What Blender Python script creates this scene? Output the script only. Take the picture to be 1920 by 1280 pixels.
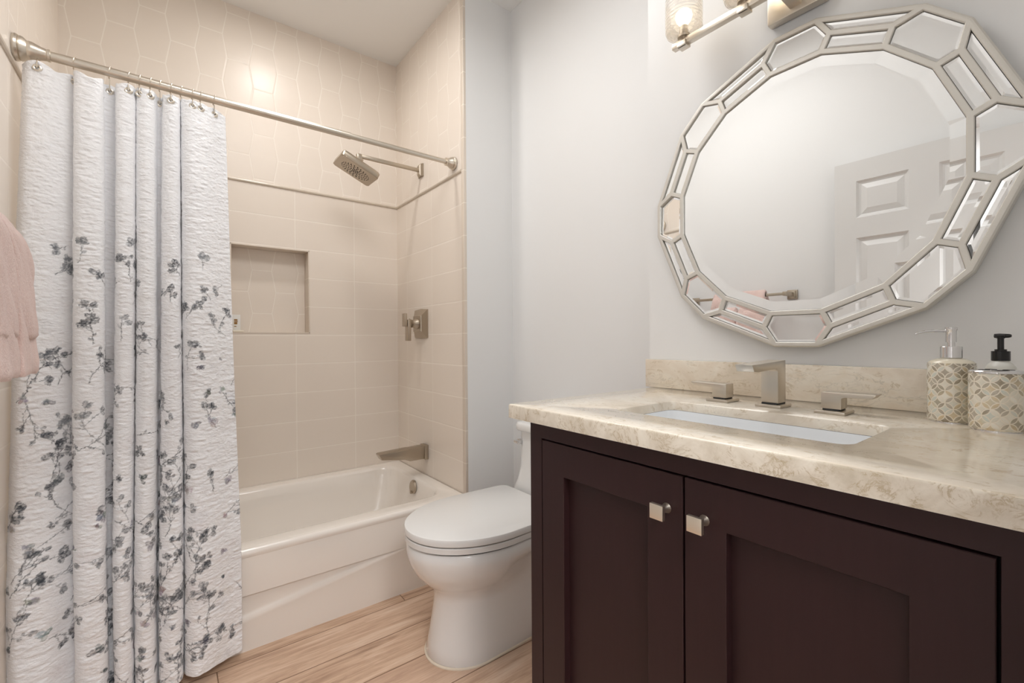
import bpy, bmesh, math, random
import numpy as np
from mathutils import Vector, Matrix
sc = bpy.context.scene
for o in list(bpy.data.objects): bpy.data.objects.remove(o, do_unlink=True)
COL = sc.collection
PI = math.pi
# ------------------------------------------------------------------ camera
FPX = 843.4
cam_d = bpy.data.cameras.new('camera'); cam = bpy.data.objects.new('camera', cam_d); COL.objects.link(cam)
cam_d.sensor_width = 36.0; cam_d.lens = FPX/1920*36.0; cam_d.clip_start = .01
yaw, pit, rol = map(math.radians, (37.436, -.279, -.364))
F = Vector((math.sin(yaw)*math.cos(pit), math.cos(yaw)*math.cos(pit), math.sin(pit)))
Rt = Vector((math.cos(yaw), -math.sin(yaw), 0)); Up = Rt.cross(F)
R2 = Rt*math.cos(rol)+Up*math.sin(rol); U2 = Up*math.cos(rol)-Rt*math.sin(rol)
CAM = Vector((-1.136, -2.65, 1.11))
cam.matrix_world = Matrix(((R2.x,U2.x,-F.x,CAM.x),(R2.y,U2.y,-F.y,CAM.y),(R2.z,U2.z,-F.z,CAM.z),(0,0,0,1)))
sc.camera = cam
# ------------------------------------------------------------------ colour management, world, lights
vs = sc.view_settings; vs.view_transform = 'Standard'; vs.look = 'None'; vs.gamma = 1.0; vs.use_curve_mapping = False
vs.exposure = 0.12
sc.cycles.use_denoising = True
sc.cycles.max_bounces = 12; sc.cycles.diffuse_bounces = 6; sc.cycles.glossy_bounces = 6; sc.cycles.transmission_bounces = 8
sc.cycles.transparent_max_bounces = 16; sc.cycles.caustics_reflective = False; sc.cycles.caustics_refractive = False
sc.cycles.sample_clamp_indirect = 4.0
w = bpy.data.worlds.new('world'); sc.world = w; w.use_nodes = True
w.node_tree.nodes['Background'].inputs[0].default_value = (.8,.82,.85,1); w.node_tree.nodes['Background'].inputs[1].default_value = .3
def area(name, loc, rot, sx, sy, power, col, shape='DISK'):
    d = bpy.data.lights.new(name, 'AREA'); d.shape = shape; d.size = sx
    if shape in ('RECTANGLE','ELLIPSE'): d.size_y = sy
    d.energy = power; d.color = col
    o = bpy.data.objects.new(name, d); COL.objects.link(o); o.location = loc; o.rotation_euler = rot
    return o
CEIL = 2.80
area('shower_lamp_light', (-.66,-.62,CEIL-.03), (0,0,0), .15, .15, 5.2, (1,.965,.925))
area('room_fill_light', (-.71,-1.50,CEIL-.13), (0,0,0), .80, .80, 10, (1,.985,.97))  # added soft fill from the bathroom ceiling, out of view
area('hall_fill_light', (-1.0,-3.5,CEIL-.13), (math.radians(35),0,0), .9, .9, 64, (.985,.99,1))  # added fill through the doorway, from behind the camera
# ------------------------------------------------------------------ node helpers
class X:
    def __init__(s, nt, v): s.nt = nt; s.v = v
    def op(s, op, *a, clamp=False):
        n = s.nt.nodes.new('ShaderNodeMath'); n.operation = op; n.use_clamp = clamp
        for i, q in enumerate((s,)+a):
            q = q.v if isinstance(q, X) else q
            if isinstance(q, (int, float)): n.inputs[i].default_value = q
            else: s.nt.links.new(q, n.inputs[i])
        return X(s.nt, n.outputs[0])
    def __add__(s, o): return s.op('ADD', o)
    def __sub__(s, o): return s.op('SUBTRACT', o)
    def __mul__(s, o): return s.op('MULTIPLY', o)
    def __truediv__(s, o): return s.op('DIVIDE', o)
    def rsub(s, c): return X(s.nt, float(c)).op('SUBTRACT', s)
    def abs(s): return s.op('ABSOLUTE')
    def floor(s): return s.op('FLOOR')
    def fract(s): return s.op('FRACT')
    def mod(s, c): return ((s/c).fract())*c
    def min(s, o): return s.op('MINIMUM', o)
    def max(s, o): return s.op('MAXIMUM', o)
    def lt(s, o): return s.op('LESS_THAN', o)
    def gt(s, o): return s.op('GREATER_THAN', o)
    def wrap(s, per):                      # signed distance to the nearest multiple
        return (((s/per)+.5).fract()-.5)*per
    def step(s, a, b):                     # smooth 0..1
        n = s.nt.nodes.new('ShaderNodeMapRange'); n.interpolation_type = 'SMOOTHSTEP'
        s.nt.links.new(s.v, n.inputs[0]); n.inputs[1].default_value = a; n.inputs[2].default_value = b
        return X(s.nt, n.outputs[0])
class M:
    """one procedural material"""
    def __init__(s, name, col=(.8,.8,.8), rough=.5, metal=0.0, **kw):
        s.m = bpy.data.materials.new(name); s.m.use_nodes = True; s.nt = s.m.node_tree
        s.b = s.nt.nodes['Principled BSDF']
        s.set('Base Color', (*col, 1)); s.set('Roughness', rough); s.set('Metallic', metal)
        for k, v in kw.items(): s.set(k.replace('_', ' '), v)
    def set(s, k, v):
        i = s.b.inputs[k]
        if isinstance(v, X): v = v.v
        if isinstance(v, (int, float, tuple)): i.default_value = v
        else: s.nt.links.new(v, i)
    def pos(s):
        g = s.nt.nodes.new('ShaderNodeNewGeometry'); sp = s.nt.nodes.new('ShaderNodeSeparateXYZ')
        s.nt.links.new(g.outputs['Position'], sp.inputs[0])
        return [X(s.nt, sp.outputs[i]) for i in range(3)]
    def obj(s):
        g = s.nt.nodes.new('ShaderNodeTexCoord'); sp = s.nt.nodes.new('ShaderNodeSeparateXYZ')
        s.nt.links.new(g.outputs['Object'], sp.inputs[0])
        return [X(s.nt, sp.outputs[i]) for i in range(3)]
    def vec(s, x, y, z):
        n = s.nt.nodes.new('ShaderNodeCombineXYZ')
        for i, q in enumerate((x, y, z)):
            if isinstance(q, X): s.nt.links.new(q.v, n.inputs[i])
            else: n.inputs[i].default_value = q
        return n.outputs[0]
    def noise(s, vec, scale, detail=3, rough=.5, dist=0.0, out=0):
        n = s.nt.nodes.new('ShaderNodeTexNoise'); s.nt.links.new(vec, n.inputs['Vector'])
        n.inputs['Scale'].default_value = scale; n.inputs['Detail'].default_value = detail
        n.inputs['Roughness'].default_value = rough; n.inputs['Distortion'].default_value = dist
        return X(s.nt, n.outputs[out])
    def white(s, vec):
        n = s.nt.nodes.new('ShaderNodeTexWhiteNoise'); n.noise_dimensions = '3D'; s.nt.links.new(vec, n.inputs['Vector'])
        return X(s.nt, n.outputs['Value'])
    def voro(s, vec, scale, feature='F1', out='Distance', rnd=1.0):
        n = s.nt.nodes.new('ShaderNodeTexVoronoi'); n.feature = feature; s.nt.links.new(vec, n.inputs['Vector'])
        n.inputs['Scale'].default_value = scale; n.inputs['Randomness'].default_value = rnd
        return X(s.nt, n.outputs[out])
    def mix(s, f, a, b):
        n = s.nt.nodes.new('ShaderNodeMix'); n.data_type = 'RGBA'
        def put(i, q):
            if isinstance(q, X): q = q.v
            if isinstance(q, tuple): n.inputs[i].default_value = (*q, 1) if len(q) == 3 else q
            elif isinstance(q, (int, float)): n.inputs[i].default_value = q
            else: s.nt.links.new(q, n.inputs[i])
        put(0, f); put(6, a); put(7, b)
        return n.outputs[2]
    def ramp(s, f, stops):
        n = s.nt.nodes.new('ShaderNodeValToRGB'); e = n.color_ramp.elements
        while len(e) < len(stops): e.new(.5)
        for k, (p, c) in enumerate(stops): e[k].position = p; e[k].color = (*c, 1)
        s.nt.links.new(f.v, n.inputs[0]); return n.outputs[0]
    def bump(s, h, strength=.3, dist=.01):
        n = s.nt.nodes.new('ShaderNodeBump'); n.inputs['Strength'].default_value = strength; n.inputs['Distance'].default_value = dist
        s.nt.links.new(h.v, n.inputs['Height']); s.nt.links.new(n.outputs[0], s.b.inputs['Normal'])
# ------------------------------------------------------------------ materials
def lin(*c): return tuple(((v/255+.055)/1.055)**2.4 if v > 10 else v/255/12.92 for v in c)
def tile_mat(name, axis, mode):
    m = M(name, rough=.22, Specular_IOR_Level=.35)
    p = m.pos(); u = p[0] if axis == 'x' else p[1]; z = p[2]
    W, Hh = .317, .1565
    if axis == 'x': du = (u+.265).wrap(W).abs()
    else: du = (u+.457).wrap(W).abs()
    dz = (z-.671).wrap(Hh).abs()
    dr = du.min(dz)
    a, P_ = .010, .225
    T = (z-2.753).wrap(.23).abs()*(-4/.23)+1.0
    ub = u+.448 if axis == 'x' else u+.31
    dE = (ub-T*a).wrap(P_).abs(); dO = (ub-.1125+T*a).wrap(P_).abs()
    fr = ((ub-T*a)/P_).fract(); inA = fr.lt((T*(-2*a)+.1125)/P_)
    zA = (z-2.753).wrap(.23).abs(); zB = (z-2.753-.115).wrap(.23).abs()
    dh = dE.min(dO).min(zA*inA + zB*(inA.rsub(1)))
    if mode == 'rect': d = dr
    elif mode == 'hex': d = dh
    else:
        up = z.gt(1.925); d = dh*up + dr*(up.rsub(1))
    g = d.step(.0012, .0030)               # 0 in the joint, 1 on the tile
    cid = m.white(m.vec(((u+.265)/W if axis == 'x' else (u+.457)/W).floor(), ((z-.671)/Hh).floor(), 0))
    n = m.noise(m.vec(p[0], p[1], p[2]), 2.2, 2)
    base = m.mix(n*.6+cid*.25, lin(229,219,208), lin(235,226,216))
    m.set('Base Color', m.mix(g*.7+.3, lin(246,240,231), base))
    m.set('Roughness', g*-.30+.62)
    n2 = m.noise(m.vec(p[0], p[1], p[2]), 9, 1)
    m.bump(d.step(.0005,.006)*.35 + n2*.25, .30, .004)
    return m.m
T_BACK = tile_mat('tile_long_wall', 'x', 'both'); T_SIDE = tile_mat('tile_end_wall', 'y', 'both')
T_NICHE = tile_mat('tile_niche', 'x', 'hex')
mm = M('tile_plain_edge', lin(218,207,194), .3); q = mm.pos(); zz = (q[2]-.671).wrap(.1565).abs().step(.001,.0028)
mm.set('Base Color', mm.mix(zz, lin(236,228,216), lin(218,207,194))); T_EDGE = mm.m
mm = M('liner_tile', lin(176,160,141), .3); q = mm.pos(); nn = mm.noise(mm.vec(*q), 20); mm.set('Base Color', mm.mix(nn, lin(200,188,173), lin(212,202,188))); T_LINER = mm.m
def paint(name, c, rough=.55, b=.04):
    m = M(name, c, rough); p = m.pos(); n = m.noise(m.vec(*p), 240, 2); m.bump(n, b, .002); return m.m
WALL = paint('wall_paint', (.80,.805,.805)); CEILM = paint('ceiling_paint', (.84,.84,.83)); TRIM = paint('trim_paint', (.78,.78,.775), .35, .01)
DOORM = paint('door_paint', (.70,.695,.685), .35, .015)
def wood_floor():
    m = M('plank_floor', rough=.42); x, y, z = m.pos()
    w_ = .1755; L = 1.22
    yy = (y+.85)/w_; row = yy.floor()
    off = row*(-.137)+row*row*.41
    xx = x+.341-off; cell = (xx/L).floor()
    dy = (y+.85).wrap(w_).abs(); dx = xx.wrap(L).abs(); d = dx.min(dy)
    h1 = m.white(m.vec(row, cell, 3.3)); h2 = m.white(m.vec(row, cell, 9.1))
    gv = m.vec(x*2.2+h1*7, y*26+h2*11, h1*5)
    g1 = m.noise(gv, 1.6, 6, .62, .8)
    g2 = m.noise(m.vec(x*6+h2*4, y*150, h1), 1.2, 3, .6)
    g3 = m.noise(m.vec(x*1.6+h1*4, y*7, h2), 1.3, 3, .55, 1.2)
    c = m.ramp(g1*.6+g3*.4, [(.36, lin(150,120,98)), (.45, lin(186,155,130)), (.53, lin(207,177,152)), (.64, lin(220,196,174))])
    c = m.mix(g2.step(.5,.72)*.5, c, lin(168,132,108))
    c = m.mix(h1*.4, c, lin(198,166,146))
    g = d.step(.0009,.0026)
    m.set('Base Color', m.mix(g, lin(120,92,70), c))
    m.set('Roughness', g1*.25+.33)
    m.bump(d.step(.0004,.004)*.5+g1*.3+g2*.15, .25, .003)
    return m.m
FLOOR = wood_floor()
def stone():
    m = M('cream_quartzite', rough=.16); x, y, z = m.pos()
    v = m.vec(x, y, z)
    n1 = m.noise(v, 5.5, 6, .6, 1.4); n2 = m.noise(v, 16, 6, .65, 2.0); n3 = m.noise(m.vec(x*3, y, z*3), 9, 5, .6, 3.0)
    c = m.ramp(n1, [(.28, lin(208,196,178)), (.45, lin(222,211,195)), (.58, lin(229,221,207)), (.75, lin(219,205,184))])
    vein = (n2-.5).abs().step(.0,.05).rsub(1)*n3.step(.48,.62)
    c = m.mix(vein*.55, c, lin(178,158,124))
    v2 = (n3-.47).abs().step(.0,.03).rsub(1)*n1.step(.5,.62)
    c = m.mix(v2*.45, c, lin(172,166,152))
    m.set('Base Color', c); m.set('Coat Weight', .4); m.set('Coat Roughness', .04)
    m.bump(n2*.3, .04, .002)
    return m.m
STONE = stone()
def edge_stone():
    m = M('cream_quartzite_edge', rough=.22); x, y, z = m.pos(); v = m.vec(x, y, z)
    n1 = m.noise(v, 9, 6, .65, 1.5); n2 = m.noise(v, 30, 6, .7, 2.5); n3 = m.noise(v, 14, 5, .6, 3.0)
    c = m.ramp(n1, [(.3, lin(190,179,160)), (.45, lin(208,198,182)), (.6, lin(222,214,200)), (.78, lin(205,192,170))])
    vein = (n2-.5).abs().step(.0,.06).rsub(1)*n3.step(.46,.6)
    m.set('Base Color', m.mix(vein*.6, c, lin(160,138,100))); m.bump(n2*.5+n1, .12, .003); return m.m
STONE_E = edge_stone()
def metal(name, c, rough, aniso=0.0, brush=0):
    m = M(name, c, rough, 1.0)
    o = m.obj(); n = m.noise(m.vec(*o), 4, 2); m.set('Roughness', n*.05+(rough-.025))
    return m.m
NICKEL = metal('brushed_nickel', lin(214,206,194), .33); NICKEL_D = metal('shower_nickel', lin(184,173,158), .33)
CHROME = metal('polished_chrome', lin(225,225,226), .06)
KNOBM = metal('satin_knob', lin(236,226,210), .35)
SILVER = M('champagne_frame', lin(214,211,204), .42, .55).m
SILVER_D = M('frame_groove', lin(92,86,78), .5, .3).m
MIRROR = M('mirror_silver', (.93,.935,.93), 0.0, 1.0).m
def porcelain(name, c):
    m = M(name, c, .08); m.set('Coat Weight', .5); m.set('Coat Roughness', .03); p = m.pos(); n = m.noise(m.vec(*p), 3, 1); m.bump(n, .02, .01); return m.m
PORC = porcelain('toilet_porcelain', (.80,.80,.795)); TUBM = porcelain('tub_enamel', lin(238,232,225)); SINKM = porcelain('sink_porcelain', (.84,.86,.88))
SEATM = M('seat_plastic', (.76,.755,.745), .22).m
GAPM = M('gap_shade_black', (.03,.03,.03), .7).m  # near-black colour stands in for shade in narrow gaps and recesses
def espresso():
    m = M('espresso_paint', rough=.45, Specular_IOR_Level=.3); x, y, z = m.pos()
    n = m.noise(m.vec(x*90, y*90, z*6), 1.5, 3); n2 = m.noise(m.vec(x, y, z), 5, 2)
    m.set('Base Color', m.mix(n*.6+n2*.4, lin(39,20,21), lin(50,29,30))); m.bump(n, .05, .001)
    return m.m
ESP = espresso()
GROOVE = M('dark_reveal', (.004,.003,.003), .8).m
BLACKP = M('black_plastic', (.008,.008,.009), .22).m
WHITEP = M('white_plastic', (.82,.82,.80), .35).m
# ------------------------------------------------------------------ mesh helpers
def link(name, bm, mats, parent=None, smooth=True, ang=35):
    me = bpy.data.meshes.new(name); bmesh.ops.recalc_face_normals(bm, faces=bm.faces); bm.to_mesh(me); bm.free()
    if not isinstance(mats, (list, tuple)): mats = [mats]
    for k in mats: me.materials.append(k)
    if smooth:
        me.polygons.foreach_set('use_smooth', [True]*len(me.polygons))
        try: me.set_sharp_from_angle(angle=math.radians(ang))
        except Exception: pass
    o = bpy.data.objects.new(name, me); COL.objects.link(o)
    if parent: o.parent = parent; 
    return o
def B(): return bmesh.new()
def box(bm, x0, x1, y0, y1, z0, z1, bev=0, seg=2, rot=None, mat=0):
    r = bmesh.ops.create_cube(bm, size=1.0); vs_ = r['verts']
    c = Vector(((x0+x1)/2, (y0+y1)/2, (z0+z1)/2))
    for v in vs_: v.co = Vector((v.co.x*(x1-x0), v.co.y*(y1-y0), v.co.z*(z1-z0)))
    fs = {f for v in vs_ for f in v.link_faces}
    if bev:
        es = {e for f in fs for e in f.edges}
        rr = bmesh.ops.bevel(bm, geom=list(es), offset=bev, segments=seg, profile=.5, affect='EDGES')
        vs_ = list({v for f in rr['faces'] for v in f.verts} | {v for v in vs_ if v.is_valid})
    for v in vs_:
        if rot is not None: v.co = rot @ v.co
        v.co += c
    if mat:
        for f in {f for v in vs_ for f in v.link_faces}: f.material_index = mat
    return vs_
def rings(bm, rs, cap0=True, cap1=True, close=True, mat=0):
    vv = [[bm.verts.new(p) for p in r] for r in rs]
    n = len(vv[0]); fs = []
    for a, b in zip(vv[:-1], vv[1:]):
        for i in range(n if close else n-1):
            j = (i+1) % n
            try: fs.append(bm.faces.new((a[i], a[j], b[j], b[i])))
            except ValueError: pass
    if cap0: fs.append(bm.faces.new(list(reversed(vv[0]))))
    if cap1: fs.append(bm.faces.new(vv[-1]))
    for f in fs: f.material_index = mat
    return vv
def frame_of(d):
    d = Vector(d).normalized(); a = Vector((0,0,1)) if abs(d.z) < .9 else Vector((1,0,0))
    u = d.cross(a).normalized(); return u, d.cross(u).normalized()
def lathe(bm, origin, d, prof, n=32, cap0=True, cap1=True, mat=0):
    """prof: list of (distance along d, radius)"""
    d = Vector(d).normalized(); u, v = frame_of(d); o = Vector(origin)
    return rings(bm, [[o+d*t+(u*math.cos(2*PI*k/n)+v*math.sin(2*PI*k/n))*max(r, 1e-5) for k in range(n)] for t, r in prof], cap0, cap1, mat=mat)
def tube(bm, pts, r, n=10, close=False, mat=0):
    pts = [Vector(p) for p in pts]; rs = []
    up = None
    for i, p in enumerate(pts):
        if close: t = (pts[(i+1) % len(pts)]-pts[i-1]).normalized()
        else: t = (pts[min(i+1, len(pts)-1)]-pts[max(i-1, 0)]).normalized()
        if up is None: u, v = frame_of(t)
        else:
            u = (up-t*up.dot(t)).normalized(); v = t.cross(u)
        up = u; rr = r[i] if isinstance(r, (list, tuple)) else r
        rs.append([p+(u*math.cos(2*PI*k/n)+v*math.sin(2*PI*k/n))*rr for k in range(n)])
    if close: rs.append(rs[0])
    rings(bm, rs, not close, not close, mat=mat)
    if close: bmesh.ops.remove_doubles(bm, verts=bm.verts, dist=1e-6)
def extrude_poly(bm, pts, d, bev=0, mat=0):
    """pts closed loop of Vectors, swept along vector d"""
    a = [bm.verts.new(p) for p in pts]; b = [bm.verts.new(Vector(p)+Vector(d)) for p in pts]; n = len(a)
    fs = [bm.faces.new(list(reversed(a))), bm.faces.new(b)]
    for i in range(n): fs.append(bm.faces.new((a[i], a[(i+1) % n], b[(i+1) % n], b[i])))
    bmesh.ops.recalc_face_normals(bm, faces=fs)
    for f in fs: f.material_index = mat
    if bev:
        es = list({e for f in fs for e in f.edges})
        bmesh.ops.bevel(bm, geom=es, offset=bev, segments=2, profile=.5, affect='EDGES')
def tag(o, label=None, cat=None, group=None, kind=None):
    if label: o['label'] = label
    if cat: o['category'] = cat
    if group: o['group'] = group
    if kind: o['kind'] = kind
    return o
def empty(name, loc, label, cat, group=None):
    o = bpy.data.objects.new(name, None); COL.objects.link(o); o.location = loc; o.empty_display_size = .05
    return tag(o, label, cat, group)
def part(name, bm, m, root, **k):
    """mesh given in world coordinates, parented to root keeping its place"""
    o = link(name, bm, m, root, **k)
    w_ = Vector((0,0,0)); r = root
    while r is not None: w_ += r.location; r = r.parent
    o.data.transform(Matrix.Translation(-w_)); return o
def struct(name, bm, m, **k): return tag(link(name, bm, m, **k), kind='structure')
# ------------------------------------------------------------------ the room
RX = .285                                  # toilet alcove is this much deeper
LX = -1.49
TY = -.80; VY = -1.838; NY = -2.665; WT = .12
b = B(); box(b, LX-.2, RX+.2, NY-2.2, .3, -.1, 0); struct('floor', b, FLOOR, smooth=False)
b = B(); box(b, LX-.2, RX+.2, NY-2.2, .3, CEIL, CEIL+.1); struct('ceiling', b, CEILM, smooth=False)
# long tiled wall with niche hole
nx0, nx1, nz0, nz1, nd = -.885, -.5115, 1.149, 1.604, .09
b = B()
box(b, LX-.15, nx0, 0, .14, 0, CEIL); box(b, nx1, .14, 0, .14, 0, CEIL)
box(b, nx0, nx1, 0, .14, 0, nz0); box(b, nx0, nx1, 0, .14, nz1, CEIL)
struct('wall_back', b, T_BACK, smooth=False)
b = B(); box(b, nx0-.001, nx1+.001, nd, .139, nz0-.001, nz1+.001); o = struct('wall_niche_back', b, T_NICHE, smooth=False)
b = B()
tk = .006
box(b, nx0-.002, nx1+.0, -.002, nd, nz0, nz0+tk, .001); box(b, nx0, nx1, -.002, nd, nz1-tk, nz1, .001)
box(b, nx1-tk, nx1, -.002, nd, nz0, nz1, .001); box(b, nx0, nx0+tk, -.002, nd, nz0, nz1, .001)
struct('trim_niche', b, T_EDGE)
# shower end wall (tile) and the wing that carries it
b = B(); box(b, 0, .14, -.775, .14, 0, CEIL); struct('wall_shower_end', b, T_SIDE, smooth=False)
b = B(); box(b, -.004, .012, TY, -.774, 0, CEIL, .003); struct('trim_bullnose_right', b, T_EDGE)
b = B(); box(b, .010, RX+.15, TY, -.70, 0, CEIL); struct('wall_wing', b, WALL, smooth=False)
b = B(); box(b, RX, RX+.12, VY, TY, 0, CEIL); struct('wall_alcove_back', b, WALL, smooth=False)
b = B(); box(b, 0, RX+.12, NY-WT, VY, 0, CEIL); struct('wall_vanity', b, WALL, smooth=False)
# left wall: tile to just in front of the tub, then paint
b = B(); box(b, LX-.15, LX, -.93, .14, 0, CEIL); struct('wall_left_tiled', b, T_SIDE, smooth=False)
b = B(); box(b, LX-.15, LX-.006, NY-2.2, -.93, 0, CEIL); struct('wall_left', b, WALL, smooth=False)
# near wall with the doorway the photographer stands in
DX0, DX1, DH = -1.44, -.66, 1.945
b = B(); box(b, DX1, .1, NY-WT, NY, 0, CEIL); box(b, LX-.01, DX1, NY-WT, NY, DH, CEIL); box(b, LX-.01, DX0-.0, NY-WT, NY, 0, DH)
struct('wall_near', b, WALL, smooth=False)
b = B(); box(b, DX1-.002, DX1+.06, NY-.001, NY+.012, 0, DH+.06, .003); box(b, DX0, DX1, NY-.001, NY+.012, DH, DH+.06, .003)
struct('trim_doorway', b, TRIM)
b = B(); box(b, LX-.2, RX+.2, NY-2.2, NY-2.1, 0, CEIL); box(b, RX, RX+.12, NY-2.1, NY-WT, 0, CEIL); struct('wall_hall', b, WALL, smooth=False)
# pencil liner between square and hexagon tiles
b = B()
def pencil(bm, p0, p1, r=.0078):
    tube(bm, [p0, p1], r, 10)
pencil(b, (LX, -.001, 1.927), (0, -.001, 1.927)); struct('trim_liner_back', b, T_LINER)
b = B(); pencil(b, (-.001, 0, 1.927), (-.001, -.775, 1.927)); struct('trim_liner_right', b, T_LINER)
b = B(); pencil(b, (LX+.001, 0, 1.927), (LX+.001, -.93, 1.927)); struct('trim_liner_left', b, T_LINER)
# baseboards
b = B(); box(b, RX-.012, RX, VY, TY, 0, .10, .003); struct('baseboard_alcove', b, TRIM)
b = B(); box(b, LX-.006, LX+.006, -1.86, -.935, 0, .10, .003); struct('baseboard_left', b, TRIM)
# six panel door folded back against the left wall
def raised_panel_door():
    dx1 = -1.437; dx0 = dx1-.034; y0, y1 = -2.645, -1.884; z0, z1 = .012, 1.92
    b = B(); Yc = (y0+y1)/2
    cols = [(-2.154, -1.968), (-2.445, -2.249)]
    cols = [(a, b_) for a, b_ in cols]
    rows = [(1.658, 1.827), (.93, 1.566), (.20, .80)]
    ys = sorted({y0, y1, *[v for c in cols for v in c]}); zs = sorted({z0, z1, *[v for r in rows for v in r]})
    box(b, dx0, dx1-.012, y0, y1, z0, z1)
    for i in range(len(ys)-1):
        for j in range(len(zs)-1):
            ya, yb, za, zb = ys[i], ys[i+1], zs[j], zs[j+1]
            hole = any(abs(ya-c[0]) < 1e-6 for c in cols) and any(abs(za-r[0]) < 1e-6 for r in rows)
            if not hole: box(b, dx0, dx1, ya, yb, za, zb)
            else:
                # sloped sticking then raised field
                def ring(x, k): return [Vector((x, ya+k, za+k)), Vector((x, yb-k, za+k)), Vector((x, yb-k, zb-k)), Vector((x, ya+k, zb-k))]
                rings(b, [ring(dx1, 0), ring(dx1-.009, .009), ring(dx1-.011, .016), ring(dx1-.003, .040), ring(dx1-.003, .042)], False, True)
    o = tag(link('door_1', b, DOORM, smooth=False), kind='structure')
    b = B(); lathe(b, (dx1, -1.95, .92), (1,0,0), [(0,.030),(.006,.030),(.008,.012),(.035,.011),(.040,.024),(.055,.028),(.068,.022),(.070,.0)], 24)
    o2 = link('door_handle', b, NICKEL, o)
    b = B()
    for z in (.25, .98, 1.7): tube(b, [(dx1+.004, y0-.004, z-.045), (dx1+.004, y0-.004, z+.045)], .006, 10)
    link('door_hinge', b, NICKEL, o)
raised_panel_door()
# ------------------------------------------------------------------ bathtub
def tub():
    root = empty('bathtub', (-.745, -.4, 0), 'white alcove bathtub with a sloped ridge across its front apron', 'bathtub')
    zr = .365; y0 = -.798; y1 = -.003; x0, x1 = LX+.004, -.004
    def rr(xa, xb, ya, yb, r, z, n=8):
        pts = []
        for cx, cy, a0 in ((xb-r, yb-r, 0), (xa+r, yb-r, 90), (xa+r, ya+r, 180), (xb-r, ya+r, 270)):
            for k in range(n+1):
                a = math.radians(a0+90*k/n); pts.append(Vector((cx+r*math.cos(a), cy+r*math.sin(a), z)))
        return pts
    b = B()
    ix0, ix1, iy0, iy1 = x0+.085, x1-.075, y0+.095, y1-.075
    R = [rr(x0, x1, y0, y1, .012, .20), rr(x0, x1, y0, y1, .012, zr-.018), rr(x0, x1, y0+.002, y1, .012, zr-.008), rr(x0, x1, y0+.010, y1, .012, zr-.001), rr(x0+.01, x1-.01, y0+.022, y1-.012, .02, zr),
         rr(ix0-.012, ix1+.012, iy0-.02, iy1+.012, .09, zr), rr(ix0-.003, ix1+.003, iy0-.006, iy1+.003, .09, zr-.004), rr(ix0+.004, ix1-.003, iy0+.004, iy1-.004, .09, zr-.016),
         rr(ix0+.04, ix1-.012, iy0+.02, iy1-.02, .10, .26), rr(ix0+.12, ix1-.03, iy0+.035, iy1-.035, .12, .14),
         rr(ix0+.19, ix1-.07, iy0+.07, iy1-.07, .12, .075), rr(ix0+.26, ix1-.13, iy0+.13, iy1-.13, .1, .06)]
    rings(b, R, False, True)
    part('basin', b, TUBM, root, ang=80)
    # apron with the sloping ridge
    b = B(); N = 60; prof = []
    rows = []
    for i in range(N+1):
        x = x0+.0+(x1-x0)*i/N
        t = (x+.931)/.632
        zc = .118+.089*t + .028*max(0, t)*max(0, t)*.0
        zc = max(.05, min(.30, zc))
        rows.append([Vector((x, y0+.003, 0)), Vector((x, y0+.003, zc-.05)), Vector((x, y0+.002, zc-.016)), Vector((x, y0+.0005, zc-.006)), Vector((x, y0+.0075, zc+.006)), Vector((x, y0+.009, zc+.016)), Vector((x, y0+.009, zc+.030)), Vector((x, y0+.009, zr-.060)), Vector((x, y0+.008, zr-.050)), Vector((x, y0+.002, zr-.036)), Vector((x, y0-.004, zr-.02)), Vector((x, y0-.001, zr-.006)), Vector((x, y0+.012, zr+.0005)), Vector((x, y0+.03, zr-.01))])
    rings(b, rows, False, False, close=False)
    part('apron', b, TUBM, root, ang=80)
    b = B(); box(b, x0, x1, y0+.012, y0+.06, 0, zr-.03); part('apron_core', b, TUBM, root)
    # overflow plate on the end of the basin
    b = B(); c = Vector((-.088, -.40, .318)); lathe(b, c, (-1,0,.12), [(0,.036),(.006,.036),(.010,.033),(.011,.0)], 32)
    box(b, -.110, -.098, -.406, -.394, .285, .30, .002); part('overflow_plate', b, NICKEL_D, root)
    b = B(); box(b, -.10, -.094, -.418, -.402, .347, .352, .001); part('overflow_slot', b, NICKEL_D, root)
    b = B(); lathe(b, (-.30, -.40, .0605), (0,0,1), [(0,.035),(.004,.035),(.005,.02),(.005,0)], 24); part('drain', b, NICKEL_D, root)
tub()
# ------------------------------------------------------------------ curtain rod
RY, RZ, RR = -.706, 1.981, .0125
def rod():
    root = empty('shower_curtain_rod', (-.745, RY, RZ), 'brushed nickel tension rod spanning the tub alcove', 'curtain rod')
    b = B(); lathe(b, (LX+.03, RY, RZ), (1,0,0), [(0,RR+.0015),(.95,RR+.0015),(.951,RR-.001),(1.43,RR-.001)], 24, True, True); part('rod_tube', b, NICKEL, root)
    prof = [(0,.0),(0,.036),(.006,.038),(.012,.036),(.013,.033),(.016,.035),(.022,.033),(.028,.027),(.030,.026),(.034,.027),(.040,.026),(.058,.019),(.070,.0165),(.072,.018),(.078,.018),(.079,.0125)]
    b = B(); lathe(b, (LX+.0, RY, RZ), (1,0,0), prof, 32, False, False); part('end_flange', b, NICKEL, root)
    prof = [(0,.0),(0,.030),(.006,.032),(.011,.030),(.013,.026),(.018,.028),(.024,.026),(.032,.021),(.042,.018),(.044,.0195),(.050,.0195),(.051,.012)]
    b = B(); lathe(b, (0, RY, RZ), (-1,0,0), prof, 32, False, False); part('end_flange', b, NICKEL, root)
rod()
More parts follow.
